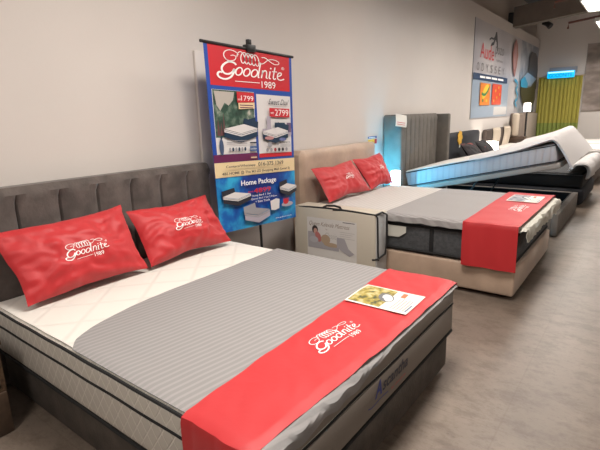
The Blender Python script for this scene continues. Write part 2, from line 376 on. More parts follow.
# ------------------------------------------------------------------ soft furnishing builders
def pillow(name, c, th, m, seed=0, wr=1.0, parent=None):
    """c: BL BR TR TL corners seen from the room; returns object and a mapping of its front face"""
    BL, BR, TR, TL = [Vector(q) for q in c]
    nrm = ((BR-BL).cross(TL-BL)).normalized()
    wu = (BR-BL).length
    def base(u, v):
        uu = (u-0.5)*2; vv = (v-0.5)*2
        # sides pulled in between the pointed corners
        u2 = 0.5+uu/2*(1-0.06*(1-vv*vv)*(1+0.7*nz(v*2.5, seed+2))); v2 = 0.5+vv/2*(1-0.10*(1-uu*uu)*(1+0.8*nz(u*3+seed, seed)))
        return BL*(1-u2)*(1-v2)+BR*u2*(1-v2)+TR*u2*v2+TL*(1-u2)*v2
    def bulge(u, v):
        uu = abs(2*u-1); vv = abs(2*v-1)
        return ((1-uu**2.6)*(1-vv**2.4))**0.62
    def wrk(u, v, s):
        e = max(abs(2*u-1), abs(2*v-1)); k = (e**2)*(1-e**10)
        ang = math.atan2(v-0.5, u-0.5)
        return wr*th*(0.045*k*math.sin(ang*11+9*nz(u*2, v*2, s)) + 0.16*nz(u*3.5+s, v*2.5+u*1.5, s)*(1-e**4) + 0.09*abs(nz(u*5+v*4, v*3-u*2, s+9))*(1-e**4) + 0.10*nz(u*2.2, v*9+s, s)*(1-e**4)*e + 0.07*abs(nz(u*9+v*5, v*7-u*3, s+2)) + 0.05*nz(u*14, v*7, s)*(1-e**6))
    def front(u, v, h=0.0): return base(u, v)+nrm*(th*0.5*bulge(u, v)+wrk(u, v, seed)+h)
    def back(u, v): return base(u, v)-nrm*(th*0.42*bulge(u, v))
    bm = new(); nu, nv = 56, 36; g = {}
    for i in range(nu+1):
        for j in range(nv+1):
            g[i, j, 0] = bm.verts.new(front(i/nu, j/nv))
            g[i, j, 1] = g[i, j, 0] if i in (0, nu) or j in (0, nv) else bm.verts.new(back(i/nu, j/nv))
    for i in range(nu):
        for j in range(nv):
            bm.faces.new((g[i, j, 0], g[i+1, j, 0], g[i+1, j+1, 0], g[i, j+1, 0]))
            bm.faces.new((g[i, j, 1], g[i, j+1, 1], g[i+1, j+1, 1], g[i+1, j, 1]))
    o = obj(name, bm, m, parent); return o, front

def mattress(name, label, x0, x1, y0, y1, z0, z1, side_m, top_m, pipes, r=0.03, group=None, pr=0.006):
    t = thing(name, label, 'mattress', ((x0+x1)/2, (y0+y1)/2, z0), group)
    inv = Matrix.Translation(-Vector(t.location))
    bm = new(); box(bm, x0, x1, y0, y1, z0, z1, r=r, seg=4)
    o = obj('body', bm, side_m, t); o.matrix_parent_inverse = inv
    bm = surf(lambda u, v: (x0+r*.6+(x1-x0-r*1.2)*u, y0+r*.6+(y1-y0-r*1.2)*v, z1+0.004+0.003*nz(u*9, v*9)), 40, 30, 0.012)
    o = obj('top_panel', bm, top_m, t); o.matrix_parent_inverse = inv
    for (z, mm, rr) in pipes:
        bm = new(); pts = []
        ro = 0.035
        for (cx, cy, a0) in ((x1-ro, y1-ro, 0), (x0+ro, y1-ro, 90), (x0+ro, y0+ro, 180), (x1-ro, y0+ro, 270)):
            for k in range(5):
                a = math.radians(a0+k*22.5); pts.append((cx+ro*math.cos(a), cy+ro*math.sin(a)))
        full = []
        for a, c in zip(pts, pts[1:]+pts[:1]):
            n = max(1, int(math.dist(a, c)/0.06))
            for k in range(n): full.append((a[0]+(c[0]-a[0])*k/n, a[1]+(c[1]-a[1])*k/n))
        tube(bm, [(px, py, z+0.0035*nz(px*5, py*5, z*9)) for px, py in full], rr, 6, True)
        o = obj('piping', bm, mm, t); o.matrix_parent_inverse = inv
    return t

def kid(o, t): o.matrix_parent_inverse = Matrix.Translation(-Vector(t.location)); return o

def channel_headboard(x0, x1, y0, y1, z0, z1, n, depth=0.018, r=0.03, groove_from=0.0):
    """padded board: vertical channels pressed into the face at x1"""
    ny, nzv = n*14, 20
    def P(u, v):
        y = y0+(y1-y0)*v; z = z0+(z1-z0)*u
        f = abs(math.sin(math.pi*v*n)); g = depth*(1-f**0.35)
        top = (z-(z1-0.12))/0.12; k = 0 if top > 0.45 else (1 if top < 0 else 1-top/0.45)
        d = g*k
        ez = min(1, (z1-z)/0.05); ey = min(1, min(y-y0, y1-y)/0.05)
        rd = 0.035*((1-ez)**2+(1-ey)**2)
        return (x1-d-rd, y, z)
    return surf(P, 40, ny, x1-x0-0.045)

# ------------------------------------------------------------------ BED 1 (charcoal)
bf = thing('bed', 'dark charcoal upholstered bed frame with tall vertical-channel headboard, nearest the camera', 'bed frame', (1.0, 0.79, 0))
kid(obj('base', B(0.13, 2.03, 0.02, 1.56, 0.035, 0.246, r=0.015), brown_base, bf), bf)
# headboard with rounded top corners
def hb_mesh(x0, x1, y0, y1, z0, z1, n, depth, R_, topband=0.14, seg=16, lo=0.5):
    bm = new(); NY = n*seg; NZ = 26; front = {}; back = {}
    for j in range(NY+1):
        v = j/NY; y = y0+(y1-y0)*v
        e = min(y-y0, y1-y); zt = z1 if e > R_ else z1-R_+math.sqrt(max(0, R_*R_-(R_-e)**2))
        for i in range(NZ+1):
            u = (i/NZ); z = z0+(zt-z0)*u
            f = abs(math.sin(math.pi*v*n)); k = min(1, max(0, (zt-z-topband)/0.05))
            d = depth*(1-f**0.3)*k
            ez = max(0, 1-(zt-z)/0.03); ey = max(0, 1-e/0.03)
            q = 0.028*(max(ez, ey)**2)
            front[i, j] = bm.verts.new((x1-d-q, y, z)); back[i, j] = bm.verts.new((x0+q*0.4, y, z))
    for i in range(NZ):
        for j in range(NY):
            bm.faces.new((front[i, j], front[i, j+1], front[i+1, j+1], front[i+1, j])); bm.faces.new((back[i, j], back[i+1, j], back[i+1, j+1], back[i, j+1]))
    for j in range(NY):
        bm.faces.new((front[NZ, j], front[NZ, j+1], back[NZ, j+1], back[NZ, j])); bm.faces.new((front[0, j], back[0, j], back[0, j+1], front[0, j+1]))
    for i in range(NZ):
        bm.faces.new((front[i, 0], front[i+1, 0], back[i+1, 0], back[i, 0])); bm.faces.new((front[i, NY], back[i, NY], back[i+1, NY], front[i+1, NY]))
    return bm
kid(obj('headboard', hb_mesh(0.02, 0.128, -0.015, 1.615, 0.03, 1.108, 7, 0.042, 0.05, topband=0.045, seg=24), char_velvet, bf), bf)
for (x, y) in ((0.3, 0.12), (0.3, 1.46), (1.92, 0.12), (1.92, 1.46)):
    kid(obj('leg', B(x-0.03, x+0.03, y-0.03, y+0.03, 0, 0.036), black_pl, bf), bf)

quilt_side = lines_mat('diamond_quilted_border', (0.50, 0.46, 0.41), (0.64, 0.60, 0.54), [((1, 0.0, 0.72), 0.062), ((1, 0.0, -0.72), 0.062)], 0.09, 0.8, 0.6)
quilt_top = lines_mat('quilted_knit_top', (0.66, 0.63, 0.58), (0.61, 0.58, 0.535), [((1, 0.9, 0), 0.30), ((1, -0.9, 0), 0.30)], 0.09, 0.85, 0.3, dist=0.006)
mt = mattress('mattress', 'cream pillow-top mattress with diamond-quilted side and black piping, nearest bed', 0.128, 2.05, 0.0, 1.58, 0.25, 0.513, quilt_side, quilt_top,
         [(0.505, black, 0.007), (0.418, black, 0.0065), (0.256, black, 0.008)])
# plain foot-side border with lettering; its shade is painted into the darker knit
kid(obj('foot_border', B(2.046, 2.053, 0.03, 1.55, 0.27, 0.408, r=0.002), mat('shaded_knit', (0.215, 0.185, 0.16), 0.85, 0.15, 120), mt), mt)
kid(obj('foot_border', B(2.046, 2.053, 0.03, 1.55, 0.428, 0.496, r=0.002), MATS['shaded_knit'], mt), mt)
A = Art(lambda a, b_, h: (2.0535+h, a, b_))
ink_blue = mat('blue_ink', (0.012, 0.03, 0.22), 0.5); ink_dark = mat('dark_blue_grey_ink', (0.015, 0.018, 0.04), 0.5); ink_red = mat('red_ink', (0.5, 0.03, 0.04), 0.5)
A.text('A', 0.655, 0.330, 0.715, 0.400, ink_blue, 0.25, bold=0.03); A.text('scantha', 0.72, 0.334, 0.965, 0.390, ink_dark, 0.25, bold=0.022)
A.stroke([(0.60, 0.318), (0.63, 0.308), (0.70, 0.314), (0.77, 0.308)], 0.004, ink_blue)
A.text('by Goodnite', 0.80, 0.296, 0.94, 0.311, ink_red, 0.2)
kid(A.done('lettering', mt), mt)

# grey striped blanket
stripe = lines_mat('grey_striped_cloth', (0.235, 0.225, 0.222), (0.285, 0.27, 0.265), [((0.99, -0.14, 0), 0.030)], 0.30, 0.8, 0.12, soft=True)
ZT = 0.5225
def blanket1(u, v):
    y = 0.005+1.572*v
    xl = 0.81+0.15*math.exp(-v*9)-0.02*v + 0.012*nz(v*4, 1.3)
    if v < 0.03: xl += 0.03*(1-v/0.03)
    foot = max(0, 1-abs(v-0.13)/0.36)
    pf = path_fn([(0, 0), (1, 0)], 0)
    xr = 2.048
    drop = 0.006+0.05*min(1, foot*1.8)*(0.8+0.5*nz(v*14, 2))
    L = xr-xl; d = u*(L+drop)
    if d <= L-0.012: x, z = xl+d, 0
    else:
        k = min(1, (d-(L-0.012))/0.03); x = xr-0.012+0.02*math.sin(k*math.pi/2)+0.006*nz(v*20, 5)*k; z = -max(0, d-(L-0.006))*1.0-0.006*k
    wv = 0.0022*nz(x*5, y*5, 3)+0.0015*nz(x*2, y*14)
    if v < 0.02: z -= 0.006*(1-v/0.02)
    return (x+ (0.013 if z < -0.012 else 0), y, ZT+0.005+wv+z)
tag(obj('blanket', surf(blanket1, 110, 90, 0.003), stripe), 'large grey pinstriped cloth spread over the mattress of the nearest bed', 'blanket')

# red runner over the foot end, hanging down the near side
rp = path_fn([(1.600, 0.500), (1.592, 0.534), (1.56, 0.536), (1.2, 0.535), (0.8, 0.535), (0.4, 0.535), (0.02, 0.535), (-0.016, 0.532), (-0.020, 0.50), (-0.024, 0.35), (-0.026, 0.16)], 3)
def rwr(x, y): return 0.005*nz(x*6, y*7, 1)+0.009*abs(nz(x*3+y*4, y*2, 7))+0.003*nz(x*16+y*9, y*8, 9)
def runner1(u, v, h=0.0):
    y, z = rp(v)
    xl = 1.655+0.075*v*1.25
    xr = 2.056 if y > 0.75 else 2.056-0.035*(0.75-y)
    if y < 0: xr = 2.0-0.02*(0.53-z)
    x = xl+(xr-xl)*u
    wr = rwr(x, y)
    if u > 0.9 and y > 0: z -= (u-0.9)*10*(0.009+0.006*nz(y*9, 3))
    if y > 0: return (x, y, z+wr+h)
    return (x, y-wr*1.8-h-0.004*abs(math.sin(x*30)), z)
rn = thing('bed_runner', 'bright red runner with white script logo across the foot of the nearest bed', 'bed runner', (1.85, 0.8, 0.53), 'red bed runners')
kid(obj('cloth', surf(runner1, 36, 120, 0.0025), red_cloth, rn), rn)
def top_map(fn_z):
    return lambda a, b_, h: (a, b_, fn_z(a, b_)+h)
def r1z(x, y):
    return 0.5355+rwr(x, y)
A = Art(lambda a, b_, h: (a, b_, r1z(a, b_)+h+0.0042))
def T1(X, Y): # logo units to bed plane
    s = 0.30/104; return (1.875-Y*s+X*s*0.06, 0.53+X*s+Y*s*0.08)
logo(A, T1, white_ink, 1)
kid(A.done('printed_logo', rn), rn)

# flyer in plastic sleeve on the runner
def flyer(name, x0, x1, y0, y1, z, label, photo=None, zf=None, ang=0.0):
    t = thing(name, label, 'flyer', ((x0+x1)/2, (y0+y1)/2, z))
    w2, h2 = (x1-x0)/2, (y1-y0)/2
    def P(u, v): return ((u-0.5)*2*w2, (v-0.5)*2*h2, 0.006*math.sin(u*5+1)*math.sin(v*3)+0.004)
    obj('sheet', surf(P, 16, 12, 0.001), paper, t)
    G = Art(lambda a, b_, h: (a, b_, 0.006*math.sin((a/w2/2+0.5)*5+1)*math.sin((b_/h2/2+0.5)*3)+0.004+h))
    yel = grad_mat('yellow_photo_print', [(0.35, (0.05, 0.06, 0.03)), (0.5, (0.35, 0.27, 0.05)), (0.65, (0.5, 0.45, 0.25))], 30)
    def cell(xa, ya, xb, yb, m, lift=1):
        n = 8; vs = []; fs = []
        for i in range(n+1):
            for j in range(n+1): vs.append((xa+(xb-xa)*i/n, ya+(yb-ya)*j/n))
        for i in range(n):
            for j in range(n): q = i*(n+1)+j; fs.append((q, q+n+1, q+n+2, q+1))
        G.add(vs, fs, m, lift)
    # photograph half near the head, text half near the foot
    yel = photo or yel
    cell(-w2*0.94, -h2*0.9, w2*0.12, h2*0.9, yel)
    G.ell(w2*0.0, h2*0.1, w2*0.24, h2*0.42, mat('flyer_grey', (0.13, 0.13, 0.14), 0.6), 0.5)
    G.ell(w2*0.05, h2*0.1, w2*0.16, h2*0.34, mat('flyer_white', (0.6, 0.6, 0.58), 0.6), 0.5)
    cell(w2*0.34, h2*0.45, w2*0.5, h2*0.85, mat('flyer_orange', (0.75, 0.16, 0.07), 0.6), 2)
    for k in range(5):
        cell(w2*(0.4+0.1*k), -h2*0.8, w2*(0.435+0.1*k), h2*(0.30+0.1*(k % 2)), mat('flyer_text', (0.35, 0.33, 0.32), 0.6), 2)
    cell(w2*0.88, -h2*0.8, w2*0.93, -h2*0.1, mat('flyer_blue', (0.1, 0.16, 0.25), 0.6), 2)
    G.done('print', t)
    t.rotation_euler = (0, 0, ang)
    return t
flyer('promotion_flyer', 1.69, 2.01, 1.02, 1.265, 0.541, 'printed sales flyer with yellow photo lying on the red runner of the nearest bed', ang=0.02)

# pillows on bed 1
def with_logo(name, c, th, label, u0, u1, v0, group, seed, wr=1.0, small=False):
    t = thing(name, label, 'pillow', tuple((Vector(c[0])+Vector(c[1]))/2), group)
    o, fr = pillow('pillowcase', c, th, red_cloth, seed, wr); o.parent = t; kid(o, t)
    wu = (Vector(c[1])-Vector(c[0])).length; wv = (Vector(c[3])-Vector(c[0])).length
    A = Art(lambda a, b_, h: fr(a, b_, h+0.0016)); s = (u1-u0)/104
    logo(A, lambda X, Y: (u0+X*s, v0+Y*s*wu/wv), white_ink, 1, small)
    kid(A.done('printed_logo', t), t)
    return t
G1 = 'red logo pillows'
with_logo('pillow', [(0.42, 0.075, 0.545), (0.42, 0.775, 0.545), (0.21, 0.765, 0.925), (0.20, 0.03, 0.90)], 0.19,
          'red pillow with white script logo at the near side of the charcoal bed', 0.32, 0.69, 0.38, G1, 1.7)
with_logo('pillow', [(0.42, 0.795, 0.545), (0.42, 1.485, 0.550), (0.22, 1.445, 0.885), (0.20, 0.80, 0.875)], 0.18,
          'red pillow with white script logo on the charcoal bed, beside the hanging banner', 0.31, 0.69, 0.42, G1, 4.2)

# ------------------------------------------------------------------ nightstand at lower left
wood = grad_mat('dark_brown_wood', [(0.3, (0.035, 0.02, 0.012)), (0.6, (0.085, 0.05, 0.03))], 6, 5, 0.4, (1, 12, 12))
ns = thing('nightstand', 'dark brown wooden nightstand with a drawer beside the charcoal bed', 'nightstand', (0.32, -0.36, 0))
bm = new(); box(bm, -0.2, 0.195, -0.25, -0.23, 0, 0.45); box(bm, -0.2, 0.195, 0.23, 0.25, 0, 0.45); box(bm, -0.2, -0.18, -0.23, 0.23, 0, 0.43)
box(bm, -0.2, 0.195, -0.23, 0.23, 0.21, 0.23); box(bm, -0.2, 0.195, -0.23, 0.23, 0.02, 0.04); obj('carcass', bm, wood, ns, False)
obj('top', B(-0.205, 0.21, -0.26, 0.26, 0.45, 0.475, r=0.004), wood, ns)
dr = obj('drawer', B(0.19, 0.21, -0.245, 0.245, 0.005, 0.215, r=0.003), mat('brown_drawer_front', (0.06, 0.037, 0.024), 0.5, mottle=0.2, mscale=20), ns)
obj('handle', B(0.21, 0.225, -0.06, 0.06, 0.12, 0.13, r=0.003), black_pl, dr)

# ------------------------------------------------------------------ banner on its stand
bn = thing('banner_stand', 'tall hanging sales banner in red, blue and cream between the two front beds', 'banner', (0.26, 1.95, 0))
Y0, Y1, Z0, Z1, BX = 1.455, 2.44, 0.555, 1.945, 0.30
def bq(a, z):
    v = (z-Z0)/(Z1-Z0)
    y = (1.495+(2.425-1.495)*a)*(1-v)+(1.465+(2.435-1.465)*a)*v
    return y, (0.585+(0.535-0.585)*a)*(1-v)+(1.945+(1.918-1.945)*a)*v
blue = mat('banner_blue', (0.015, 0.065, 0.33), 0.45)
kid(obj('banner_sheet', surf(lambda u, v: (BX, *bq(u, Z0+(Z1-Z0)*v)), 20, 24, 0.0015), blue, bn), bn)
bm = new(); tube(bm, [(BX, 1.44, Z1+0.004), (BX, 2.455, Z1-0.025)], 0.011); kid(obj('top_rail', bm, black_pl, bn), bn)
kid(obj('clip', B(BX-0.03, BX+0.022, 1.88, 1.975, Z1-0.03, Z1+0.022, r=0.005), black_pl, bn), bn)
kid(obj('clip_knob', B(BX-0.015, BX+0.015, 1.90, 1.935, Z1+0.02, Z1+0.06, r=0.004), black_pl, bn), bn)
bm = new(); tube(bm, [(0.265, 2.0, 0.02), (0.275, 1.93, Z1+0.0)], 0.011); kid(obj('pole', bm, black_pl, bn), bn)
bm = new(); tube(bm, [(0.10, 1.95, 0.008), (0.265, 2.0, 0.02), (0.5, 2.03, 0.008)], 0.008); tube(bm, [(0.265, 2.0, 0.03), (0.2, 1.72, 0.008)], 0.008); tube(bm, [(0.265, 2.0, 0.03), (0.22, 2.28, 0.008)], 0.008)
kid(obj('foot', bm, black_pl, bn), bn)
W_, H_ = Y1-Y0, Z1-Z0
A = Art(lambda a, b_, h: (BX+h, *bq(a, b_)))
def G(x0, z0, x1, z1, m): # gridded rect
    n = 10; vs = [(x0+(x1-x0)*i/n, z0+(z1-z0)*j/n) for i in range(n+1) for j in range(n+1)]
    A.add(vs, [(i*(n+1)+j, (i+1)*(n+1)+j, (i+1)*(n+1)+j+1, i*(n+1)+j+1) for i in range(n) for j in range(n)], m)
b_red = mat('banner_red', (0.52, 0.018, 0.028), 0.45); b_wh = mat('banner_white', (0.66, 0.63, 0.62), 0.5); b_cr = mat('banner_cream', (0.72, 0.56, 0.33), 0.5)
b_pur = mat('banner_purple', (0.12, 0.012, 0.07), 0.5); b_bk = mat('banner_black', (0.02, 0.02, 0.03), 0.5); b_teal = mat('banner_dark_teal', (0.008, 0.03, 0.065), 0.5)
b_gr = mat('banner_grey', (0.3, 0.29, 0.31), 0.5)
forest = grad_mat('forest_photo_print', [(0.3, (0.008, 0.022, 0.02)), (0.5, (0.03, 0.075, 0.05)), (0.62, (0.12, 0.17, 0.13)), (0.75, (0.45, 0.42, 0.36))], 14, 6, 0.5)
sea = grad_mat('blue_watercolour_print', [(0.36, (0.005, 0.03, 0.22)), (0.5, (0.006, 0.11, 0.40)), (0.64, (0.03, 0.36, 0.62))], 5, 5, 0.45)
G(0.035, 1.66, 0.965, Z1-0.004, b_red)
G(0.04, 1.16, 0.49, 1.632, b_wh); G(0.045, 1.285, 0.485, 1.630, forest); G(0.52, 1.135, 0.965, 1.62, b_wh)
A.poly([(0.06, 1.62), (0.27, 1.62), (0.25, 1.56), (0.20, 1.52), (0.16, 1.54), (0.11, 1.48), (0.075, 1.52)], mat('pale_sky_print', (0.42, 0.38, 0.34), 0.5))
for k, (a, z) in enumerate(((0.09, 1.40), (0.12, 1.47), (0.06, 1.43))): A.poly([(a, 1.30), (a+0.03, 1.30), (a+0.018, z)], mat('rust_tree_print', (0.12, 0.045, 0.05), 0.5))
G(0.0, 1.10, 0.5, 1.158, b_pur); G(0.52, 1.118, 0.965, 1.150, b_red)
G(0.0, 0.985, 1.0, 1.098, b_cr); G(0.0, Z0, 1.0, 0.983, sea)
# header logo
sL = 0.79/104
logo(A, lambda X, Y: (0.105+X*sL, 1.745+Y*sL*W_*0.76), white_ink, 14)
# left product
A.poly([(0.29, 1.625), (0.487, 1.625), (0.487, 1.555), (0.29, 1.545)], b_red); A.text('1799', 0.335, 1.562, 0.475, 1.600, white_ink); A.text('RM', 0.30, 1.563, 0.328, 1.575, white_ink)
A.poly([(0.30, 1.543), (0.487, 1.553), (0.487, 1.507), (0.30, 1.497)], b_cr)
for k in range(2): A.rect(0.315, 1.507+0.018*k, 0.465, 1.514+0.018*k, b_pur)
def bed_icon(cx, cz, w_, h_, top, side, head, flip=False):
    f = -1 if flip else 1
    def q(pts, m): A.poly([(cx+f*a*w_, cz+b_*h_) for a, b_ in pts], m)
    q([(-0.48, 0.40), (-0.06, 0.56), (-0.03, 0.25), (-0.46, -0.05)], head)
    q([(-0.44, 0.0), (0.02, -0.22), (0.5, 0.0), (0.5, -0.38), (0.06, -0.68), (-0.44, -0.36)], side)
    q([(-0.44, 0.02), (0.04, -0.22), (0.04, -0.36), (-0.44, -0.11)], top)
    q([(0.04, -0.22), (0.5, 0.0), (0.5, -0.13), (0.04, -0.36)], top)
    q([(-0.44, -0.03), (0.04, -0.27), (0.5, -0.05), (0.5, -0.07), (0.04, -0.30), (-0.44, -0.05)], side)
    q([(-0.46, 0.05), (-0.05, 0.27), (0.5, 0.03), (0.04, -0.20)], top)
A.poly([(0.345, 1.41), (0.487, 1.44), (0.487, 1.30), (0.345, 1.33)], b_teal)
bed_icon(0.325, 1.345, 0.40, 0.15, b_wh, b_teal, b_teal, True)
A.ell(0.085, 1.215, 0.022, 0.062, mat('print_blue_figure', (0.05, 0.08, 0.16), 0.5)); A.ell(0.088, 1.285, 0.011, 0.012, b_teal)
for k in range(3): A.rect(0.14, 1.235+0.012*k, 0.37, 1.239+0.012*k, b_gr)
for k in range(6): A.ell(0.17+0.034*k, 1.195, 0.012, 0.015, [b_gr, b_teal][k % 2])
A.rect(0.40, 1.235, 0.475, 1.247, b_bk); A.rect(0.395, 1.175, 0.48, 1.215, mat('print_blue_box', (0.07, 0.12, 0.25), 0.5)); A.text('comfort', 0.40, 1.188, 0.475, 1.203, white_ink)
A.rect(0.40, 1.12, 0.47, 1.13, b_cr)
# right product
A.text('Sweet Deal', 0.65, 1.545, 0.925, 1.590, b_bk, 0.5)
A.poly([(0.66, 1.517), (0.93, 1.517), (0.93, 1.445), (0.66, 1.445)], b_red); A.text('2799', 0.73, 1.456, 0.915, 1.507, white_ink); A.text('RM', 0.675, 1.468, 0.715, 1.485, white_ink)
lil = mat('print_lilac', (0.38, 0.34, 0.40), 0.5)
A.rect(0.56, 1.30, 0.95, 1.35, lil); A.rect(0.62, 1.33, 0.67, 1.45, lil); A.rect(0.72, 1.33, 0.86, 1.40, b_teal)
A.rect(0.885, 1.32, 0.945, 1.40, mat('print_plum', (0.15, 0.09, 0.15), 0.5))
bed_icon(0.74, 1.325, 0.36, 0.14, b_wh, b_teal, b_teal, True)
A.ell(0.64, 1.275, 0.06, 0.014, mat('print_rug', (0.45, 0.22, 0.22), 0.5)); A.ell(0.82, 1.262, 0.05, 0.014, mat('print_blue_disc', (0.12, 0.14, 0.3), 0.5))
A.text('ROMEO', 0.775, 1.228, 0.92, 1.243, b_bk)
for k in range(3): A.rect(0.78, 1.20+0.009*k, 0.93, 1.203+0.009*k, b_gr)
for k in range(6): A.ell(0.605+0.052*k, 1.178, 0.017, 0.015, [b_gr, b_gr, mat('print_maroon', (0.3, 0.02, 0.03), 0.5), b_bk, b_bk, b_gr][k])
A.ell(0.64, 1.222, 0.03, 0.022, b_gr); A.ell(0.745, 1.222, 0.012, 0.01, b_gr)
# contact strip
A.text('Contact/Whatsapp', 0.10, 1.052, 0.44, 1.076, b_bk, bold=0.015); A.text('016-375 1369', 0.475, 1.052, 0.81, 1.084, b_bk, bold=0.015)
A.text('4BS HOME @ The MINES Shopping Mall (Level 3)', 0.055, 0.998, 0.90, 1.026, b_bk, bold=0.015)
# package offer
A.text('Home Package', 0.255, 0.895, 0.70, 0.950, white_ink, bold=0.015)
A.text('4899', 0.40, 0.835, 0.62, 0.875, b_red, bold=0.015); A.text('RM', 0.33, 0.84, 0.39, 0.858, b_red)
for (t_, a, c, z) in (('King Bed 1 Set', 0.38, 0.62, 0.805), ('Queen Bed 1 Set 2 Pillow', 0.36, 0.70, 0.780), ('+ Side Table', 0.41, 0.60, 0.755)): A.text(t_, a, z, c, z+0.018, white_ink)
bed_icon(0.19, 0.835, 0.34, 0.12, b_wh, b_bk, b_bk); bed_icon(0.86, 0.85, 0.26, 0.12, b_wh, b_bk, b_bk); bed_icon(0.42, 0.68, 0.34, 0.14, b_gr, lil, b_gr)
A.poly([(0.60, 0.75), (0.68, 0.765), (0.73, 0.755), (0.72, 0.675), (0.66, 0.665), (0.61, 0.672)], b_wh)
A.ell(0.84, 0.70, 0.085, 0.022, lil); A.ell(0.82, 0.725, 0.04, 0.025, b_red); A.text('FREE', 0.78, 0.73, 0.87, 0.755, b_red)
A.text('www.goodnite.com.my', 0.66, 0.585, 0.90, 0.60, white_ink)
kid(A.done('print', bn), bn)

# added grey panel standing in for the banner's soft shadow on the wall
gp = tag(obj('banner_shadow_panel', B(0.004, 0.03, 1.62, 2.72, 0.0, 1.93, r=0.003), mat('banner_shadow_grey', (0.60, 0.55, 0.52), 0.5)), 'grey panel added as the soft shadow of the banner on the wall', 'panel')

# ------------------------------------------------------------------ boxed mattress standing beside the beige bed
bxm = thing('mattress_carton', 'cream boxed mattress standing upright with a printed label and black carry cord', 'box', (0.66, 2.61, 0))
cream = mat('cream_carton', (0.50, 0.45, 0.37), 0.45, 0.1, 30)
silver = mat('silver_grey_vinyl', (0.42, 0.42, 0.42), 0.35, 0.1, 20)
kid(obj('carton', B(0.225, 1.075, 2.50, 2.72, 0.0, 0.622, r=0.012), cream, bxm), bxm)
kid(obj('side_panel', B(1.07, 1.082, 2.515, 2.705, 0.02, 0.61, r=0.003), silver, bxm), bxm)
bm = new()
tube(bm, [(0.228, 2.512, 0.612), (0.4, 2.508, 0.626), (0.62, 2.515, 0.63), (0.85, 2.508, 0.628), (1.072, 2.508, 0.618), (1.088, 2.515, 0.60), (1.088, 2.53, 0.3), (1.088, 2.54, 0.22)], 0.008)
tube(bm, [(1.072, 2.50, 0.618), (1.086, 2.60, 0.628), (1.10, 2.66, 0.60), (1.10, 2.665, 0.35), (1.09, 2.66, 0.25), (1.088, 2.52, 0.235), (1.05, 2.495, 0.23)], 0.009)
tube(bm, [(0.55, 2.51, 0.632), (0.58, 2.52, 0.65), (0.66, 2.53, 0.655), (0.72, 2.52, 0.648), (0.75, 2.51, 0.632), (0.66, 2.5, 0.628)], 0.010)
kid(obj('carry_cord', bm, black_pl, bxm), bxm)
A = Art(lambda a, b_, h: (a, 2.4995-h, b_))
lab = mat('label_paper', (0.60, 0.57, 0.54), 0.5)
A.rect(0.375, 0.17, 0.90, 0.535, lab, nx=2); ink_br = mat('brown_ink', (0.22, 0.16, 0.11), 0.6)
A.text('Queen Kalevala Mattress', 0.40, 0.455, 0.83, 0.500, ink_br, 0.45); A.rect(0.76, 0.518, 0.88, 0.524, b_bk)
A.text('by', 0.58, 0.43, 0.60, 0.445, ink_br); A.text('Classic', 0.57, 0.355, 0.70, 0.41, mat('pale_ink', (0.42, 0.40, 0.38), 0.6), 0.4)
for k in range(4): A.rect(0.73, 0.43-0.018*k, 0.88-0.02*(k % 3), 0.434-0.018*k, mat('pale_ink', (0.42, 0.40, 0.38)))
sofa = mat('print_sofa_grey', (0.34, 0.32, 0.335), 0.5)
A.poly([(0.385, 0.40), (0.45, 0.405), (0.58, 0.33), (0.72, 0.28), (0.72, 0.25), (0.385, 0.25)], sofa)
A.ell(0.465, 0.425, 0.033, 0.038, mat('print_hair', (0.03, 0.02, 0.02), 0.6)); A.ell(0.47, 0.41, 0.021, 0.027, mat('print_skin', (0.5, 0.28, 0.22), 0.6))
A.ell(0.50, 0.36, 0.03, 0.05, mat('print_sleeve', (0.42, 0.14, 0.13), 0.6), 0.4); A.ell(0.45, 0.33, 0.05, 0.03, mat('print_shirt', (0.4, 0.38, 0.4), 0.6))
A.ell(0.58, 0.345, 0.05, 0.045, mat('print_tan', (0.38, 0.28, 0.19), 0.6)); A.ell(0.64, 0.30, 0.08, 0.02, mat('print_tan', (0.38, 0.28, 0.19)))
A.poly([(0.70, 0.38), (0.78, 0.375), (0.82, 0.29), (0.88, 0.25), (0.83, 0.22), (0.70, 0.29)], sofa)
kid(A.done('label', bxm), bxm)

# ------------------------------------------------------------------ BED 2 (beige)
b2 = thing('bed', 'beige upholstered bed frame with smooth low headboard, second from the camera', 'bed frame', (1.1, 3.5, 0))
kid(obj('base', B(0.15, 2.11, 2.77, 4.26, 0.035, 0.255, r=0.018, seg=3), beige_vel, b2), b2)
kid(obj('headboard', hb_mesh(0.01, 0.14, 2.745, 4.29, 0.03, 1.10, 1, 0.0, 0.04, seg=40), beige_vel, b2), b2)
for (x, y) in ((0.3, 2.9), (0.3, 4.1), (2.0, 2.9), (2.0, 4.1)):
    kid(obj('leg', B(x-0.04, x+0.04, y-0.04, y+0.04, 0, 0.036), black_pl, b2), b2)
dk_side = mat('dark_grey_border', (0.06, 0.062, 0.066), 0.8, 0.3, 90, 0.2, 40)
m2 = mattress('mattress', 'dark grey sided mattress with black bands on the beige bed', 0.145, 2.085, 2.785, 4.25, 0.258, 0.555, dk_side, sheet_white,
     [(0.50, black, 0.012), (0.285, black, 0.012)], r=0.035)
for x in (0.72, 1.45, 1.95): kid(obj('vertical_band', B(x-0.018, x+0.018, 2.779, 2.79, 0.275, 0.51, r=0.003), black, m2), m2)
kid(obj('hang_tag', surf(lambda u, v: (1.06+0.17*u, 2.768+0.004*math.sin(u*4), 0.485-0.10*v-(0.0 if u < 0.6 else -(u-0.6)*0.12)*v), 8, 8, 0.0015), mat('tag_white', (0.6, 0.58, 0.52), 0.6), m2), m2)
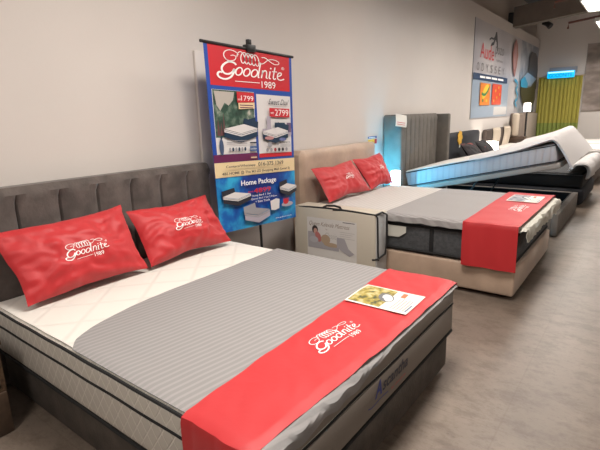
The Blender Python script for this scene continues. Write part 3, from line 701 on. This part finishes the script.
# light sheet, shows at the head and crumpled over the foot
sp2 = path_fn([(0.5, 0.572), (1.0, 0.572), (1.6, 0.572), (2.11, 0.578), (2.15, 0.567), (2.168, 0.52), (2.165, 0.45)], 3)
def sheet2(u, v):
    x, z = sp2(u); y = 2.775+1.485*v
    k = max(0, (x-2.10)/0.04); k = min(1, k)
    z += 0.003*nz(x*6, y*6, 2)
    x += k*(0.018*nz(y*11, z*14, 4)+0.010*nz(y*25, z*20, 8)+0.006)
    if z < 0.55: z += 0.035*nz(y*6, 11)+0.015
    e = min(v, 1-v)*1.485
    if v < 0.02: z -= 0.035*(1-v/0.02)*(1-k)
    return (x, y, z)
crumple = mat('crumpled_off_white_cotton', (0.52, 0.50, 0.44), 0.85, 0.3, 25)
tag(obj('bed_sheet', surf(sheet2, 90, 120, 0.003), crumple), 'off-white sheet crumpled over the foot edge of the beige bed', 'sheet')
# quilted grey-white cover, head part light
cover_light = lines_mat('light_quilted_cover', (0.52, 0.49, 0.465), (0.465, 0.44, 0.42), [((1, 0, 0), 0.045)], 0.3, 0.85, 0.3, soft=True)
cover_grey = lines_mat('grey_quilted_cover', (0.27, 0.255, 0.25), (0.32, 0.305, 0.30), [((0.2, 1, 0), 0.022)], 0.35, 0.85, 0.3, soft=True)
def cover(xa, xb, zz, drop, seed, slant=0.0):
    pf = path_fn([(4.268, zz-0.05), (4.262, zz-0.01), (4.22, zz), (3.9, zz), (3.5, zz), (3.1, zz), (2.80, zz), (2.757, zz-0.004), (2.750, zz-drop)], 3)
    def P(u, v):
        y, z = pf(v); x = xa+(xb-xa)*u
        if z < zz-0.01 and y < 3: z += 0.010*nz(x*7, seed)+0.006*nz(x*20, seed+3); y -= 0.004+0.006*nz(x*9, seed, 4)
        return (x, y, z+0.004*nz(x*4, y*4, seed))
    return P
tag(obj('bed_cover', surf(cover(0.36, 1.06, 0.583, 0.045, 2), 40, 70, 0.008), cover_light), 'light grey-white quilted cover by the pillows of the beige bed', 'blanket')
tag(obj('blanket', surf(cover(1.03, 1.76, 0.590, 0.062, 5), 40, 70, 0.007), cover_grey), 'plain mid-grey blanket across the middle of the beige bed', 'blanket')
pr2 = path_fn([(4.278, 0.53), (4.272, 0.595), (4.23, 0.602), (3.8, 0.602), (3.3, 0.602), (2.80, 0.602), (2.738, 0.602), (2.735, 0.57), (2.728, 0.42), (2.722, 0.250)], 3)
def runner2(u, v):
    y, z = pr2(v); x = 1.70+0.03*v+(2.125-1.70-0.03*v)*u
    wr = 0.003*nz(x*6, y*6, 4)
    if y < 2.75: return (x-0.01+0.02*(0.6-z)*(u), y-0.008*nz(x*7, z*3, 2)-0.006*math.sin(u*11), z+0.006*u*0)
    return (x, y, z+wr)
r2_ = thing('bed_runner', 'bright red runner with white script logo across the foot of the beige bed', 'bed runner', (1.9, 3.4, 0.6), 'red bed runners')
kid(obj('cloth', surf(runner2, 30, 100, 0.0025), red_cloth, r2_), r2_)
A = Art(lambda a, b_, h: (a, b_, 0.6062+0.003*nz(a*6, b_*6, 4)+h))
def T2(X, Y):
    s = 0.30/104; return (2.0-Y*s, 3.27+X*s)
logo(A, T2, white_ink, 1, True)
kid(A.done('printed_logo', r2_), r2_)
flyer('promotion_flyer', 1.80, 2.07, 3.70, 4.06, 0.608, 'grey and white sales flyer lying on the red runner of the beige bed', photo=grad_mat('grey_photo_print', [(0.35, (0.08, 0.08, 0.11)), (0.5, (0.28, 0.27, 0.30)), (0.65, (0.5, 0.48, 0.48))], 16))
with_logo('pillow', [(0.42, 2.80, 0.615), (0.42, 3.63, 0.615), (0.21, 3.555, 0.945), (0.21, 2.80, 0.93)], 0.16, 'red logo pillow on the beige bed, nearer the boxed mattress', 0.46, 0.66, 0.45, G1, 7.1, 0.7, True)
with_logo('pillow', [(0.41, 3.66, 0.615), (0.41, 4.20, 0.615), (0.20, 4.25, 0.97), (0.20, 3.60, 0.945)], 0.16, 'red logo pillow on the beige bed, farther one beside the glowing lamp', 0.48, 0.74, 0.47, G1, 9.4, 0.7, True)

# small sign on the wall
sg = thing('price_card', 'small yellow and blue promotion card on the wall above the beige headboard', 'sign', (0.0, 4.43, 1.11))
obj('card', B(0.002, 0.008, -0.12, 0.11, -0.05, 0.045), paper, sg, False)
A = Art(lambda a, b_, h: (0.008+h, a, b_)); A.rect(-0.12, 0.018, 0.11, 0.045, blue); A.rect(-0.12, -0.05, 0.05, 0.01, mat('sign_yellow', (0.75, 0.45, 0.05), 0.5)); A.rect(0.05, -0.05, 0.11, 0.01, b_red)
A.rect(-0.10, 0.026, 0.07, 0.034, white_ink); A.rect(-0.1, -0.03, 0.02, -0.02, b_red); A.done('print', sg)

# bedside table, glowing lamp, blue LED strip
nsm = thing('bedside_table', 'low grey bedside table hidden between the beige bed and the storage bed', 'bedside table', (0.25, 4.5, 0))
obj('body', B(-0.2, 0.2, -0.17, 0.17, 0.03, 0.44, r=0.006), grey_ribbed, nsm); obj('top', B(-0.21, 0.21, -0.18, 0.18, 0.44, 0.46, r=0.004), wood, nsm)
lamp_w = mat('glowing_lampshade', (0.95, 0.93, 1.0), 0.5, emit=1.8)
lm = thing('table_lamp', 'glowing white cube lamp on the bedside table next to the beige bed', 'lamp', (0.30, 4.50, 0.46))
obj('base', B(-0.05, 0.05, -0.05, 0.05, 0, 0.05, r=0.01), black_pl, lm); obj('lamp_shade', B(-0.05, 0.05, -0.055, 0.055, 0.05, 0.27, r=0.015), lamp_w, lm)
led_m = mat('blue_led', (0.06, 0.60, 1.0), 0.5, emit=300)
tag(obj('led_strip', B(0.15, 0.75, 4.276, 4.284, 0.44, 0.455), led_m, None, False), 'blue LED strip along the hidden far side of the beige bed', 'light strip')
ls = tag(obj('led_strip', B(0.015, 0.035, 4.298, 4.308, 0.45, 0.95), led_m, None, False), 'blue LED strip behind the far edge of the beige headboard', 'light strip')

# ------------------------------------------------------------------ BED 3 (lifted storage bed)
b3 = thing('storage_bed', 'grey wing-back storage bed with its platform lifted open', 'bed frame', (1.0, 5.6, 0))
kid(obj('headboard', hb_mesh(0.02, 0.10, 4.80, 6.42, 0.02, 1.41, 11, 0.022, 0.02, topband=0.03, seg=10), grey_ribbed, b3), b3)
kid(obj('wing', B(0.015, 0.27, 4.71, 4.80, 0.0, 1.41, r=0.02, seg=3), grey_ribbed, b3), b3)
kid(obj('wing', B(0.015, 0.27, 6.42, 6.51, 0.0, 1.40, r=0.02, seg=3), grey_ribbed, b3), b3)
base_grey = mat('grey_bouclé'.replace('é', 'e'), (0.155, 0.135, 0.118), 0.85, 0.3, 90, 0.1, 10)
kid(obj('foot_panel', B(2.02, 2.09, 4.93, 6.60, 0.015, 0.275, r=0.012), base_grey, b3), b3)
kid(obj('side_panel', B(0.10, 2.02, 4.93, 4.99, 0.015, 0.275, r=0.01), base_grey, b3), b3)
kid(obj('side_panel', B(0.10, 2.02, 6.54, 6.60, 0.015, 0.275, r=0.01), base_grey, b3), b3)
kid(obj('storage_lining', (lambda bm: (box(bm, 0.11, 2.018, 4.993, 6.538, 0.02, 0.04), box(bm, 2.006, 2.018, 4.993, 6.538, 0.038, 0.268), box(bm, 0.11, 2.01, 6.526, 6.538, 0.038, 0.268), box(bm, 0.11, 2.01, 4.993, 5.005, 0.038, 0.268), bm)[-1])(new()), black, b3, False), b3)
TILT = -0.2235
HX, HZ = 0.285, 0.385
pl = kid(obj('lifted_platform', B(0.0, 1.82, 4.95, 6.47, 0.0, 0.065, r=0.012), mat('platform_fabric', (0.27, 0.25, 0.23), 0.8, 0.2, 70), b3), b3)
def tiltM(): return Matrix.Translation((HX, 0, HZ)) @ Matrix.Rotation(TILT, 4, 'Y')
pl.data.transform(tiltM())
for y in (5.02, 6.45): bm = new(); tube(bm, [(0.9, y, 0.12), (1.15, y, 0.575)], 0.012); kid(obj('gas_strut', bm, dark_steel, b3), b3)
rib_side = lines_mat('ribbed_light_grey_border', (0.36, 0.36, 0.38), (0.33, 0.33, 0.35), [((1, 0, 0), 0.075)], 0.25, 0.8, 0.45, dist=0.008)
m3 = thing('mattress', 'light grey mattress raised at a slant on the lifted storage bed platform', 'mattress', (HX, 5.7, HZ))
inv3 = Matrix.Translation((-HX, -5.7, -HZ))
def put3(o): o.data.transform(tiltM()); o.matrix_parent_inverse = inv3; return o
put3(obj('body', B(0.0, 1.80, 4.945, 6.475, 0.067, 0.275, r=0.025, seg=3), rib_side, m3))
for z in (0.085, 0.262):
    bm = new(); tube(bm, [(0.01, 4.944, z), (1.785, 4.944, z), (1.80, 4.96, z), (1.80, 6.46, z), (1.785, 6.475, z), (0.01, 6.475, z)], 0.006, 6); put3(obj('piping', bm, black, m3))
# cover over the lifted mattress
def cov3(u, v):
    x = 0.02+0.93*u; y = 4.94+1.54*v
    z = 0.290+0.004*nz(x*4, y*3, 1)
    if v < 0.03: z -= 0.012*(1-v/0.03)
    return (x, y, z)
o = obj('mattress_protector', surf(cov3, 40, 30, 0.006), sheet_white); o.data.transform(tiltM()); tag(o, 'thin white protector on the head half of the raised mattress', 'bedding')
def quilt3(u, v):
    y = 4.925+1.57*v
    L = 1.97-0.9; drop = 0.33
    hp = path_fn([(0.86, 0.305), (1.0, 0.31), (1.4, 0.325), (1.68, 0.36), (1.79, 0.385), (1.845, 0.31), (1.90, 0.15), (1.94, 0.02)], 2)
    x, z = hp(u)
    z += 0.012*nz(x*3, y*3, 5)+(0.05*v if x > 1.2 else 0)
    x += 0.05*v*(1 if u > 0.8 else 0)*(u-0.8)*5
    if v < 0.05: z -= 0.045*(1-v/0.05)**2
    return (x, y+0.02*nz(x*4, v), z)
o = obj('quilt', surf(quilt3, 60, 40, 0.022), quilt_grey); o.data.transform(tiltM()); tag(o, 'thick grey quilt folded over the raised foot end of the slanted mattress', 'quilt')
# paper tag on the wing
pt = tag(obj('price_tag', surf(lambda u, v: (0.283+0.006*math.sin(3*v), 4.50+0.32*u, 1.425-0.15*v-0.03*u), 10, 8, 0.0015), paper, None), 'white price paper hooked over the near wing of the grey headboard', 'price tag')
pt.location = (0, 0.0, 0)
A = Art(lambda a, b_, h: (0.283+0.006*math.sin(3*b_)+h, 4.50+0.32*a, 1.425-0.15*b_-0.03*a))
for k in range(5): A.rect(0.12, 0.15+0.16*k, 0.85, 0.2+0.16*k, b_red)
A.done('print', pt)
so = thing('wall_socket', 'small cream socket plate on the wall beside the grey wing headboard', 'socket', (0.0, 6.95, 1.19))
obj('plate', B(0.001, 0.012, -0.06, 0.06, -0.06, 0.06, r=0.003), mat('cream_plastic', (0.55, 0.48, 0.36), 0.4), so); obj('switch', B(0.012, 0.018, -0.02, 0.02, -0.02, 0.02), paper, so, False)

# ------------------------------------------------------------------ BED 4 (navy)
b4 = thing('bed', 'navy black bed frame with low plain headboard behind the lifted bed', 'bed frame', (1.1, 7.7, 0))
kid(obj('base', B(0.15, 2.13, 6.90, 8.45, 0.03, 0.27, r=0.06, seg=4), navy, b4), b4)
kid(obj('headboard', hb_mesh(0.02, 0.15, 6.78, 8.56, 0.02, 1.065, 3, 0.008, 0.02), navy, b4), b4)
mattress('mattress', 'black sided mattress under the bunched quilt on the navy bed', 0.155, 2.10, 6.93, 8.42, 0.272, 0.49, black, black, [(0.47, dk_side, 0.008)], r=0.04)
def bunch(u, v):
    hp = path_fn([(1.90, 0.53), (1.96, 0.62), (2.05, 0.66), (2.15, 0.65), (2.20, 0.56), (2.19, 0.44)], 2)
    x, z = hp(u); y = 6.88+1.56*v
    k = 0.07*nz(y*5, x*3, 2)+0.05*nz(y*11, x*6)
    return (x+k*0.8*u, y, z+k*0.6+0.01)
tag(obj('quilt', surf(bunch, 40, 70, 0.02), quilt_grey), 'crumpled pale quilt bunched on the foot of the navy bed', 'quilt')
bp_m = grad_mat('dark_patterned_cotton', [(0.45, (0.012, 0.01, 0.012)), (0.6, (0.02, 0.012, 0.014)), (0.68, (0.35, 0.08, 0.07))], 5, 3, 0.8)
for (ya, yb, zz, lb, sd) in ((7.05, 7.75, 0.51, 'dark patterned pillow leaning on the navy headboard, nearer the grey wing', 3.3), (7.85, 8.50, 0.51, 'dark patterned pillow leaning on the navy headboard, nearer the far lamp', 5.5)):
    o, _ = pillow('pillow', [(0.55, ya, zz), (0.55, yb, zz), (0.24, yb-0.06, 0.88), (0.24, ya+0.02, 0.90)], 0.16, bp_m, sd)
    tag(o, lb, 'pillow', 'dark patterned pillows')
tgm = thing('flower_tag', 'yellow flower-shaped tag stuck on the navy headboard', 'tag', (0.155, 7.34, 0.98))
A = Art(lambda a, b_, h: (0.004+h, a, b_))
bm = new(); tube(bm, [(0, 0, 0), (0.008, 0, 0)], 0.095, 18); obj('flower', bm, mat('flower_yellow', (0.75, 0.42, 0.03), 0.5), tgm)
bm = new()
for k in range(7): a = k*2*math.pi/7; tube(bm, [(0.001, 0.085*math.cos(a), 0.085*math.sin(a)), (0.007, 0.085*math.cos(a), 0.085*math.sin(a))], 0.04, 12)
obj('petals', bm, MATS['flower_yellow'], tgm); obj('paper_stem', B(0.001, 0.006, -0.03, 0.03, -0.17, -0.09), mat('pale_card', (0.6, 0.6, 0.55)), tgm, False)

# lamp between navy and brown bed
n4 = thing('bedside_table', 'small dark bedside table under the glowing lamp beyond the navy bed', 'bedside table', (0.25, 8.80, 0))
obj('body', B(-0.2, 0.2, -0.17, 0.17, 0.0, 0.45, r=0.006), wood, n4); obj('top', B(-0.21, 0.21, -0.18, 0.18, 0.45, 0.475, r=0.004), wood, n4)
l4 = thing('table_lamp', 'glowing white lamp between the navy headboard and the wavy beige headboard', 'lamp', (0.28, 8.80, 0.475))
lamp_w2 = mat('warm_glowing_lampshade', (1.0, 0.93, 0.84), 0.5, emit=7)
obj('base', B(-0.06, 0.06, -0.06, 0.06, 0, 0.05, r=0.01), black_pl, l4); bm = new(); lathe(bm, [(0.15, 0.05), (0.17, 0.07), (0.15, 0.34), (0.13, 0.35)], (0, 0, 0)); obj('lamp_shade', bm, lamp_w2, l4)

# ------------------------------------------------------------------ BED 5 (wavy headboard) and BED 6
b5 = thing('bed', 'dark brown bed frame with a cream wavy padded headboard', 'bed frame', (1.1, 10.1, 0))
dk_br = mat('dark_brown_leather', (0.06, 0.042, 0.035), 0.5)
kid(obj('base', B(0.15, 2.06, 9.32, 10.85, 0.03, 0.34, r=0.03), dk_br, b5), b5)
kid(obj('headboard', B(0.02, 0.12, 9.16, 11.0, 0.02, 1.04, r=0.03, seg=3), dk_br, b5), b5)
pad_m = mat('cream_padded_fabric', (0.50, 0.42, 0.33), 0.7, 0.1, 30)
def wavy(yc, w_, sgn):
    def P(u, v):
        z = 1.06-1.0*u; off = 0.13*sgn*math.sin((1.06-z)*7+0.6)
        y = yc+off+(v-0.5)*w_
        return (0.135+0.055*math.sin(math.pi*v)**0.6*min(1, (1.075-z)/0.05), y, z)
    return P
for yc, sg_ in ((9.72, 1), (10.62, 1)): kid(obj('wavy_pad', surf(wavy(yc, 0.56, sg_), 40, 16, 0.03), pad_m, b5), b5)
mattress('mattress', 'white mattress with dark side edge on the bed in front of the green curtain', 0.155, 2.12, 9.32, 10.85, 0.345, 0.66, mat('pale_border', (0.42, 0.39, 0.37), 0.8), sheet_white, [(0.63, sheet_white, 0.008), (0.40, black, 0.02)], r=0.05)
b6 = thing('bed', 'taupe bed frame with tall two-panel headboard in the far corner', 'bed frame', (1.1, 12.4, 0))
tau = mat('taupe_velvet', (0.22, 0.17, 0.14), 0.75, 0.15, 40, 0.1, 6); tau2 = mat('pale_taupe_velvet', (0.34, 0.285, 0.235), 0.7, 0.15, 40)
kid(obj('base', B(0.15, 2.06, 11.75, 13.4, 0.03, 0.34, r=0.03), tau, b6), b6)
kid(obj('headboard', B(0.02, 0.10, 11.45, 14.12, 0.02, 1.34, r=0.03, seg=3), tau, b6), b6)
kid(obj('headboard_pad', B(0.09, 0.15, 12.80, 14.06, 0.60, 1.31, r=0.03, seg=4), tau2, b6), b6)
kid(obj('headboard_pad', B(0.09, 0.15, 11.52, 12.65, 0.60, 1.31, r=0.03, seg=4), tau, b6), b6)
mattress('mattress', 'pale mattress on the farthest bed below the big picture on the back wall', 0.155, 2.12, 11.75, 13.4, 0.345, 0.62, MATS['pale_border'], sheet_white, [(0.60, sheet_white, 0.008)], r=0.05)
tag(obj('bedpost_cushion', B(0.15, 0.27, 11.03, 11.30, 0.80, 1.34, r=0.05, seg=4), pad_m), 'tall narrow cream cushion standing beside the wavy headboard', 'cushion')
tag(obj('bedside_table', B(0.05, 0.45, 11.02, 11.38, 0.0, 0.80, r=0.01), wood), 'tall dark bedside table beneath the narrow cream cushion', 'bedside table')
l6 = thing('floor_lamp', 'tall lamp with glowing white shade in front of the wall poster', 'lamp', (0.36, 11.55, 0))
bm = new(); tube(bm, [(0, 0, 0.02), (0, 0, 1.40)], 0.02, 8); obj('pole', bm, black_pl, l6); bm = new(); lathe(bm, [(0.13, 0), (0.13, 0.02), (0.02, 0.03)], (0, 0, 0)); obj('base', bm, black_pl, l6)
bm = new(); lathe(bm, [(0.07, 1.37), (0.08, 1.38), (0.075, 1.56), (0.06, 1.57)], (0, 0, 0)); obj('lamp_shade', bm, mat('bright_lampshade', (1.0, 0.95, 0.86), 0.5, emit=5), l6)

# ------------------------------------------------------------------ wall poster
ps = thing('wall_poster', 'large pale wall poster with red and grey wordmark above the far beds', 'poster', (0.0, 11.2, 2.2))
post_m = grad_mat('silver_blue_print', [(0.25, (0.30, 0.29, 0.33)), (0.5, (0.42, 0.40, 0.42)), (0.75, (0.50, 0.47, 0.46))], 0.8, 2, 0.35)
kid(obj('sheet', B(0.002, 0.012, 8.32, 14.15, 1.27, 3.09), post_m, ps, False), ps)
A = Art(lambda a, b_, h: (0.0125+h*3, a, b_))
A.rect(8.32, 1.29, 11.05, 2.02, mat('pale_blue_print', (0.30, 0.37, 0.46), 0.4)); A.rect(9.9, 1.32, 11.0, 1.50, mat('pale_mattress_print', (0.55, 0.53, 0.52), 0.4))
cloud = grad_mat('cloudy_grey_print', [(0.35, (0.16, 0.18, 0.22)), (0.55, (0.28, 0.30, 0.34)), (0.7, (0.42, 0.42, 0.44))], 2.5, 5, 0.4)
A.rect(12.05, 1.30, 14.15, 3.08, cloud)
A.poly([(9.36, 2.68), (9.42, 2.75), (9.56, 2.79), (9.70, 2.99), (9.78, 3.00), (9.88, 2.80), (9.92, 2.64), (9.84, 2.66), (9.78, 2.80), (9.70, 2.84), (9.60, 2.73)], b_bk)
A.stroke([(9.26, 2.80), (9.4, 2.85), (9.55, 2.83), (9.66, 2.90)], 0.035, b_bk)
p_red = mat('poster_red', (0.62, 0.05, 0.06), 0.4); p_gr = mat('poster_grey', (0.16, 0.15, 0.15), 0.4)
A.text('Aude', 8.70, 2.42, 9.66, 2.70, p_red); A.text('pozo', 9.74, 2.50, 10.42, 2.72, p_gr); A.text('mattress', 9.85, 2.43, 10.36, 2.475, p_gr)
for k, ch in enumerate('ODYSSEY'):
    x = 8.52+0.31*k; A.text(ch, x, 2.18, x+0.15, 2.33, p_gr)
A.rect(8.32, 2.01, 10.86, 2.13, mat('poster_navy', (0.02, 0.05, 0.12), 0.4)); 
for k, (a, c) in enumerate(((8.75, 9.1), (9.15, 9.5), (9.56, 9.98), (10.05, 10.5))): A.rect(a, 2.05, c, 2.09, white_ink)
org = mat('poster_orange', (0.78, 0.23, 0.03), 0.4); tom = mat('poster_tomato', (0.68, 0.07, 0.03), 0.4); yl = mat('poster_yellow', (0.8, 0.55, 0.05), 0.4); gn = mat('poster_green', (0.03, 0.22, 0.08), 0.4)
A.rect(8.80, 1.53, 9.50, 1.96, org); A.rect(9.66, 1.54, 10.40, 1.97, tom)
A.ell(9.15, 1.80, 0.25, 0.10, yl, 0.5); A.stroke([(8.9, 1.76), (9.1, 1.72), (9.3, 1.80), (9.42, 1.90)], 0.05, gn); A.ell(9.0, 1.62, 0.05, 0.03, gn); A.ell(9.25, 1.62, 0.05, 0.03, yl)
for k in range(5): A.ell(9.8+0.11*k, 1.62+0.07*((k*3) % 5), 0.03, 0.03, yl)
p_leaf = mat('poster_brown_pink', (0.30, 0.12, 0.10), 0.4)
A.poly([(11.12, 2.70), (11.22, 2.92), (11.36, 3.03), (11.56, 2.92), (11.67, 2.70), (11.62, 2.45), (11.5, 2.19), (11.38, 2.2), (11.24, 2.42)], p_leaf)
A.ell(11.40, 2.62, 0.13, 0.28, mat('poster_pink', (0.36, 0.20, 0.19), 0.4))
cy = mat('poster_cyan', (0.03, 0.28, 0.48), 0.4)
A.stroke([(11.50, 2.12), (11.80, 2.08), (11.90, 1.98), (11.65, 1.90), (11.95, 1.78), (11.90, 1.66), (11.65, 1.62), (11.9, 1.50)], 0.07, cy)
twr = mat('poster_dark_tower', (0.055, 0.05, 0.05), 0.4)
A.poly([(12.95, 2.75), (13.15, 2.90), (13.7, 2.90), (13.95, 2.80), (14.12, 2.5), (14.12, 2.0), (13.9, 1.9), (13.3, 2.15), (12.95, 2.3)], twr)
A.poly([(12.13, 2.14), (12.86, 2.36), (14.05, 2.25), (13.36, 2.03), (12.28, 2.02)], mat('poster_pale_blue', (0.28, 0.38, 0.50), 0.4))
A.poly([(12.13, 2.14), (12.55, 2.25), (13.0, 2.08), (12.9, 1.96), (12.2, 1.98)], cy)
A.poly([(12.18, 1.97), (12.8, 1.97), (13.36, 2.01), (13.98, 2.14), (14.05, 1.67), (13.8, 1.5), (13.47, 1.42), (12.9, 1.45), (12.5, 1.6), (12.25, 1.78)], mat('poster_olive', (0.045, 0.042, 0.025), 0.4))
kid(A.done('print', ps), ps)

# ------------------------------------------------------------------ back wall: curtain, neon sign, picture
cu = thing('curtain', 'yellow-green pleated curtain hanging on the back wall', 'curtain', (0.65, 14.2, 0.1))
def curt(z0, z1, dy):
    return lambda u, v: (0.08+1.08*u, 14.20-dy+0.016*math.sin(u*2*math.pi*11+1.2*math.sin(u*9))+0.006*math.sin(u*57), z0+(z1-z0)*v)
kid(obj('upper_cloth', surf(curt(1.02, 2.27, 0.0), 160, 8, 0.004), mat('olive_yellow_cloth', (0.33, 0.29, 0.05), 0.8, 0.1, 60), cu), cu)
kid(obj('lower_cloth', surf(curt(0.10, 1.02, 0.002), 160, 8, 0.004), mat('green_cloth', (0.20, 0.245, 0.05), 0.8, 0.1, 60), cu), cu)
bm = new(); tube(bm, [(0.03, 14.19, 2.28), (1.2, 14.19, 2.28)], 0.014); tube(bm, [(0.2, 14.19, 2.28), (0.2, 14.295, 2.28)], 0.008); tube(bm, [(1.1, 14.19, 2.28), (1.1, 14.295, 2.28)], 0.008); kid(obj('rod', bm, mat('brass_rod', (0.5, 0.38, 0.2), 0.4, metal=0.6), cu), cu)
ne = thing('neon_sign', 'glowing blue sign above the green curtain', 'sign', (0.64, 14.25, 2.33))
kid(obj('back_plate', B(0.32, 1.0, 14.24, 14.28, 2.36, 2.53), mat('grey_acrylic', (0.34, 0.32, 0.32), 0.4), ne, False), ne)
kid(obj('light_box', B(0.30, 0.96, 14.10, 14.16, 2.24, 2.42, r=0.01), mat('sign_blue_glow', (0.0, 0.42, 0.85), 0.4, emit=1.1), ne), ne)
A = Art(lambda a, b_, h: (a, 14.10-h*2, b_)); glow2 = mat('sign_pale_glow', (0.45, 0.85, 1.0), 0.4, emit=1.0); dkb = mat('sign_dark_blue', (0.0, 0.12, 0.28), 0.4)
A.rect(0.32, 2.375, 0.94, 2.405, glow2); A.text('GOODNITE', 0.345, 2.265, 0.91, 2.355, dkb)
kid(A.done('lettering', ne), ne)
bkp = thing('wall_picture', 'large brown abstract picture on the back wall right of the curtain', 'picture', (2.6, 14.28, 2.2))
kid(obj('canvas', B(1.20, 4.2, 14.26, 14.295, 1.33, 3.08), grad_mat('sepia_streak_print', [(0.3, (0.10, 0.08, 0.07)), (0.5, (0.22, 0.175, 0.15)), (0.7, (0.40, 0.34, 0.31))], 1.4, 6, 0.5, (1.0, 1, 2.2)), bkp, False), bkp)
kid(obj('edge', B(1.185, 1.20, 14.255, 14.296, 1.325, 3.085), mat('picture_edge', (0.3, 0.27, 0.25), 0.5), bkp, False), bkp)
